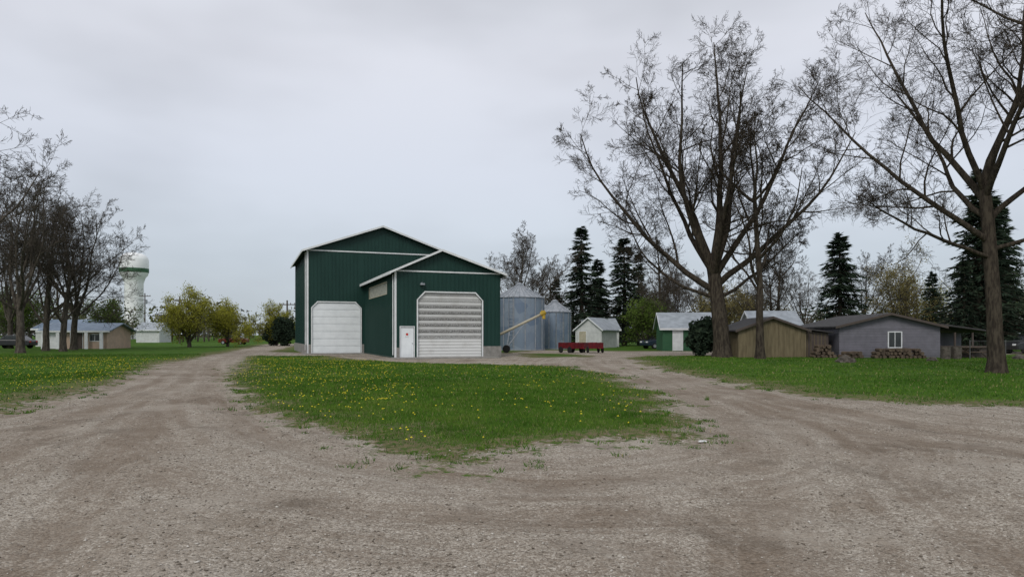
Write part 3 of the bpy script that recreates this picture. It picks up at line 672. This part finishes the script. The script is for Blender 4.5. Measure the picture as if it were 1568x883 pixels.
Mw_white=simple('white_siding',(.62,.64,.63),(.5,.52,.51),2,.7); Mr_lg=simple('light_metal_roof',(.40,.44,.48),(.28,.31,.34),1.5,.5,metal=.2)
Mw_green=simple('green_siding',(.035,.115,.055),(.045,.13,.065),2,.6); Mw_tan=simple('tan_boards',(.20,.165,.10),(.13,.105,.062),3,.8,stretch=(2,2,.3))
Mr_dark=simple('dark_shingles',(.045,.043,.045),(.07,.067,.068),5,.9,bump=.4); Mw_lav=simple('lavender_grey_siding',(.185,.18,.21),(.145,.143,.165),2,.75)
Mw_peach=simple('peach_stucco',(.58,.43,.33),(.47,.36,.28),2,.8)
Mr_blue=simple('blue_metal_roof',(.20,.26,.34),(.14,.19,.26),2,.5); M_brownwall=simple('brown_wall',(.10,.08,.07),None,3,.8)
house('white_garage',(7.8,85,0),-28,3.4,5.4,2.25,3.6,Mw_white,Mr_lg,'y',.25,M_white,doors=[(.5,1.4,2.0,M_cream)],siding=('h',.2))
house('white_cottage',(9.8,91,0),8,4.4,5,2.3,3.7,Mw_white,Mr_lg,'x',.25,M_white,wins=[(.8,1.6,1,1.8),(2.8,3.6,1,1.8)])
house('green_shed',(14.8,68,0),-6,5.4,6,2.25,3.75,Mw_green,Mr_lg,'x',.3,M_white,doors=[(1.0,1.9,2.0,M_white)],siding=('v',.4))
S=house('tan_shed',(15.7,48.0,0),-3,4.6,6.2,1.9,2.75,Mw_tan,Mr_dark,'y',.25,M_brownwall,siding=('v',.25))
p=Part(); p.prism([(4.62,0),(6.3,0),(6.3,1.7),(4.62,1.88)],'y',.5,6.0); p.build('lean_to_walls',M_brownwall,S)
p=Part(); p.prism([(4.9,1.93),(6.55,1.70),(6.55,1.78),(4.9,2.02)],'y',.2,6.2); p.build('lean_to_roof',Mr_dark,S)
p=Part()
for k in range(1,7): p.box(4.6+k*.24,4.64+k*.24,.475,.498,.05,1.7)
p.build('lean_to_battens',Mw_tan,S)
house('pale_roofed_shed',(21.8,62,0),-4,4,5,2.3,3.7,Mw_white,Mr_lg,'x',.3,M_white)
H=house('grey_bungalow',(22.5,47.6,0),-5,6.6,9,2.15,2.98,Mw_lav,Mr_dark,'y',.35,M_brownwall,wins=[(3.25,4.05,.75,1.75)],siding=('h',.18))
p=Part(); p.prism([(6.95,2.25),(10.4,1.75),(10.4,1.85),(6.95,2.36)],'y',.5,7.5); p.build('porch_roof',Mr_dark,H)
p=Part()
for x in (6.75,7.9,9.05,10.2): p.box(x,x+.1,.7,.8,0,1.75)
p.box(6.75,10.3,.72,.78,.75,.83).box(6.75,10.3,.9,1.0,0,.7); p.build('porch_posts',M_brownwall,H)
Part().box(6.62,10.2,4.2,4.3,0,1.75).build('porch_back_wall',Mw_lav,H)
# left buildings
Hh=house('peach_garage',(-52.5,77.5,0),6,6.8,6,2.05,2.85,Mw_peach,Mr_blue,'x',.5,M_white,doors=[(.5,2.3,1.8,M_white),(3.3,4.2,1.8,M_brownwall)],wins=[(5,6,.9,1.6)])
p=Part()
for x in (.05,1.6,3.1,4.6,6.2): p.box(x,x+.35,-.5,-.35,0,1.9)
p.build('white_posts',M_white,Hh)
house('blue_roofed_shed',(-64,93,0),3,7,7,2.4,3.6,Mw_white,Mr_blue,'x',.4,M_white,doors=[(2,5,2,M_galv)])
house('white_shed',(-76,140,0),5,4.5,6,2.6,4,Mw_white,Mr_lg,'x',.4,M_white)
# water tower
e=empty('water_tower',(-136.5,250,0)); prof=[(3.8,-.5),(3.4,2),(3.1,10),(3.1,20),(3.7,22),(4.6,23.2),(4.8,25.5),(4.8,28.5),(4.3,29.8),(2.8,30.8),(.6,31.2),(.01,31.25)]
g=40; v=[];F=[]
for r_,z_ in prof: v+=[(r_*math.cos(2*math.pi*i/g),r_*math.sin(2*math.pi*i/g),z_) for i in range(g)]
for k in range(len(prof)-1):
    for i in range(g): j=(i+1)%g; F.append((k*g+i,k*g+j,(k+1)*g+j,(k+1)*g+i))
obj('tank_and_stem',fast_mesh('tank_and_stem',v,F,None,True),simple('tower_white',(.90,.92,.92),(.84,.86,.86),.3,.5),e)
v=[]
for z_ in (24.0,25.4): v+=[(4.86*math.cos(2*math.pi*i/g),4.86*math.sin(2*math.pi*i/g),z_) for i in range(g)]
obj('green_band',fast_mesh('green_band',v,[(i,(i+1)%g,g+(i+1)%g,g+i) for i in range(g)],None,True),Mw_green,e)
# utility poles
def pole(x,y,h):
    e=empty('utility_pole',(x,y,0)); Part().cyl((0,0,-.2),(0,0,h),.16,.11,10).build('pole',M_pole,e)
    p=Part().box(-1.2,1.2,-.06,.06,h-.7,h-.56)
    for xx in (-1.1,-.5,.5,1.1): p.cyl((xx,0,h-.56),(xx,0,h-.36),.05,k=8)
    p.build('crossarm',M_pole,e); Part().cyl((.3,0,h-2.3),(.3,0,h-1.4),.22,k=12).build('transformer',M_galv,e)
pole(-79,149,10.5); pole(-32.8,101,6.6); pole(-60,125,8.5); pole(-46,150,8)
# cars
def car(x,y,rz,mat):
    e=empty('parked_car',(x,y,0),rz); 
    prof=[(-2.2,.35),(-2.25,.75),(-2.05,.95),(-1.1,1.02),(2.0,1.0),(2.2,.8),(2.22,.35)]
    Part().prism(prof,'y',-.88,.88).build('body',mat,e,.08)
    cab=[(-1.25,1.0),(-.55,1.5),(1.0,1.52),(1.75,1.0)]
    Part().prism(cab,'y',-.74,.74).build('glasshouse',M_glass,e,.06)
    Part().prism([(-.6,1.49),(-.5,1.55),(1.0,1.56),(1.08,1.5)],'y',-.72,.72).build('roof',mat,e,.02)
    p=Part()
    for xx in (-.55,.25,1.05): p.prism([(xx-.03,1.0),(xx+.03,1.0),(xx+.03,1.5),(xx-.03,1.5)],'y',-.75,.75)
    p.build('pillars',mat,e)
    p=Part()
    for xx in (-1.4,1.35):
        for yy in (-.9,.68): p.cyl((xx,yy,.33),(xx,yy+.22,.33),.33,k=22)
    p.build('tyres',M_rubber,e,.02)
    p=Part()
    for xx in (-1.4,1.35):
        for yy in (-.92,.90): p.cyl((xx,yy,.33),(xx,yy+.02,.33),.2,k=16)
    p.build('hubcaps',M_galv,e)
    Part().box(-2.27,-2.2,-.7,-.4,.7,.85).box(-2.27,-2.2,.4,.7,.7,.85).build('headlights',M_white,e)
    Part().box(2.19,2.25,-.75,-.5,.72,.88).box(2.19,2.25,.5,.75,.72,.88).build('taillights',M_signred,e)
M_navy=simple('navy_paint',(.02,.035,.06),None,2,.3,spec=.6); M_blk=simple('black_paint',(.02,.02,.024),None,2,.3,spec=.6); M_maroon=simple('maroon_paint',(.14,.015,.015),None,2,.35)
car(16.9,79,25,M_navy); car(-57.6,80,5,M_blk); car(-45,112,0,M_maroon); car(43.5,58,10,M_blk)
# ------------------------------------------------------------------ yard items
def firewood(x,y,rz,rows,cols,name='firewood_pile'):
    p=Part(); g=random.Random(int(x*10))
    for r_ in range(rows):
        for c_ in range(cols-r_):
            xx=c_*.27+r_*.13+g.uniform(-.04,.04); q=g.uniform(-.12,.12); p.cyl((xx,q,.13+r_*.22),(xx+g.uniform(-.1,.1),q+.9,.13+r_*.22),g.uniform(.09,.14),k=8)
    p.build(name,M_wood,loc=(x,y,0),rz=rz)
firewood(24.2,45.9,-5,3,12); firewood(20.4,46.7,-4,4,6); firewood(22.6,46.2,20,2,5)
def lump(name,x,y,r,h,mat,seed):
    bm=bmesh.new(); bmesh.ops.create_icosphere(bm,subdivisions=3,radius=1); g=random.Random(seed); ph=[g.random()*6 for _ in range(6)]
    for v_ in bm.verts:
        c=v_.co; n_=1+.18*math.sin(c.x*4+ph[0])*math.sin(c.y*5+ph[1])+.1*math.sin(c.z*9+ph[2]+c.x*7); v_.co=Vector((c.x*r*n_,c.y*r*n_,c.z*h*n_))
    me=bpy.data.meshes.new(name); bm.to_mesh(me); bm.free(); obj(name,me,mat,loc=(x,y,.0))
lump('tree_stump_mound',18.8,39,.5,.42,M_rock,2)
lump('boulder',24.6,40.5,.3,.3,M_rock,3); lump('boulder',33.0,45,.4,.3,M_rock,4)
def barrel(x,y):
    p=Part().cyl((0,0,0),(0,0,.85),.29,k=20)
    for z_ in (.02,.28,.56,.82): p.cyl((0,0,z_),(0,0,z_+.03),.305,k=20)
    p.build('steel_barrel',M_rock,loc=(x,y,0))
barrel(27.8,44.4); barrel(28.7,44.7)
p=Part()
for k in range(9): p.cyl((29.5+k*2.3,44.6,0),(29.5+k*2.3,44.6,1.25),.03,k=8)
for z_ in (1.2,): p.cyl((29.5,44.6,z_),(47.9,44.6,z_),.015,k=6)
for k in range(8): p.cyl((29.5,44.6,.1+k*.145),(47.9,44.6,.1+k*.145),.003,k=4)
for k in range(120): p.cyl((29.5+k*.153,44.6,.1),(29.5+k*.153,44.6,1.2),.0025,k=4)
p.build('wire_fence',M_fence)
p=Part(); p.box(-.9,.9,-.38,.38,.72,.76).box(-.9,.9,-.78,-.5,.42,.46).box(-.9,.9,.5,.78,.42,.46)
for xx in (-.65,.6): 
    p.prism([(-.75,0),(-.65,0),(.3,.72),(.2,.72)],'x',xx,xx+.05); p.prism([(.75,0),(.65,0),(-.3,.72),(-.2,.72)],'x',xx+.052,xx+.1); p.box(xx-.05,xx-.001,-.75,.75,.38,.42)
p.build('picnic_table',M_wood,loc=(31.2,47,0),rz=20)
Part().prism([(0,0),(.13,.03),(.12,.10),(.02,.08)],'z',0,.012).build('paper_scrap',M_white,loc=(2.75,10.2,.02))

# ------------------------------------------------------------------ light / sky / camera
w=bpy.data.worlds.new('World'); sc.world=w; w.use_nodes=True; nt=w.node_tree; bg=nt.nodes['Background']; out=nt.nodes['World Output']
sky=N(nt,'ShaderNodeTexSky'); sky.sky_type='NISHITA'; sky.sun_disc=False; sky.sun_elevation=R(42); sky.sun_rotation=R(200); sky.dust_density=3
nt.links.new(sky.outputs[0],bg.inputs[0]); bg.inputs[1].default_value=.1
gc=nt.nodes.new('ShaderNodeTexCoord').outputs['Generated']; sep=N(nt,'ShaderNodeSeparateXYZ'); nt.links.new(gc,sep.inputs[0])
r=N(nt,'ShaderNodeValToRGB'); el=r.color_ramp.elements
el[0].position=0; el[0].color=(.60,.67,.73,1); el[1].position=1; el[1].color=(.78,.79,.82,1)
for p_,c_ in ((.10,(.59,.655,.73)),(.22,(.66,.70,.785)),(.36,(.72,.74,.81)),(.5,(.66,.68,.735))): q=el.new(p_); q.color=c_+(1,)
nt.links.new(sep.outputs['Z'],r.inputs[0])
n1=noise(nt,scaled(nt,gc,(1,1,2.6)),1.7,4,.5); f=maprange(nt,n1,.3,.7,.82,1.11)
cc=nt.nodes.new('ShaderNodeCombineColor')
for i in range(3): nt.links.new(f,cc.inputs[i])
c=mixc(nt,1.0,r.outputs[0],cc.outputs[0],'MULTIPLY')
b2=N(nt,'ShaderNodeBackground'); nt.links.new(c,b2.inputs[0]); b2.inputs[1].default_value=1.0
mx=N(nt,'ShaderNodeMixShader'); mx.inputs[0].default_value=.92; nt.links.new(bg.outputs[0],mx.inputs[1]); nt.links.new(b2.outputs[0],mx.inputs[2]); nt.links.new(mx.outputs[0],out.inputs[0])
L=bpy.data.lights.new('sun','SUN'); L.energy=1.35; L.angle=R(20); L.color=(1,.96,.9); lo=bpy.data.objects.new('sun',L); COL.objects.link(lo)
az=R(200); el_=R(42); dv=Vector((math.sin(az)*math.cos(el_),math.cos(az)*math.cos(el_),math.sin(el_))); lo.rotation_euler=dv.to_track_quat('Z','Y').to_euler()
cam=bpy.data.cameras.new('camera'); co_=bpy.data.objects.new('camera',cam); COL.objects.link(co_)
co_.location=(0,0,1.6); co_.rotation_euler=(R(90),0,0); cam.sensor_width=36; cam.lens=24.34; cam.shift_y=.045; cam.clip_end=4000; cam.clip_start=.05
sc.camera=co_
sc.view_settings.view_transform='Standard'; sc.view_settings.look='None'; sc.view_settings.exposure=0
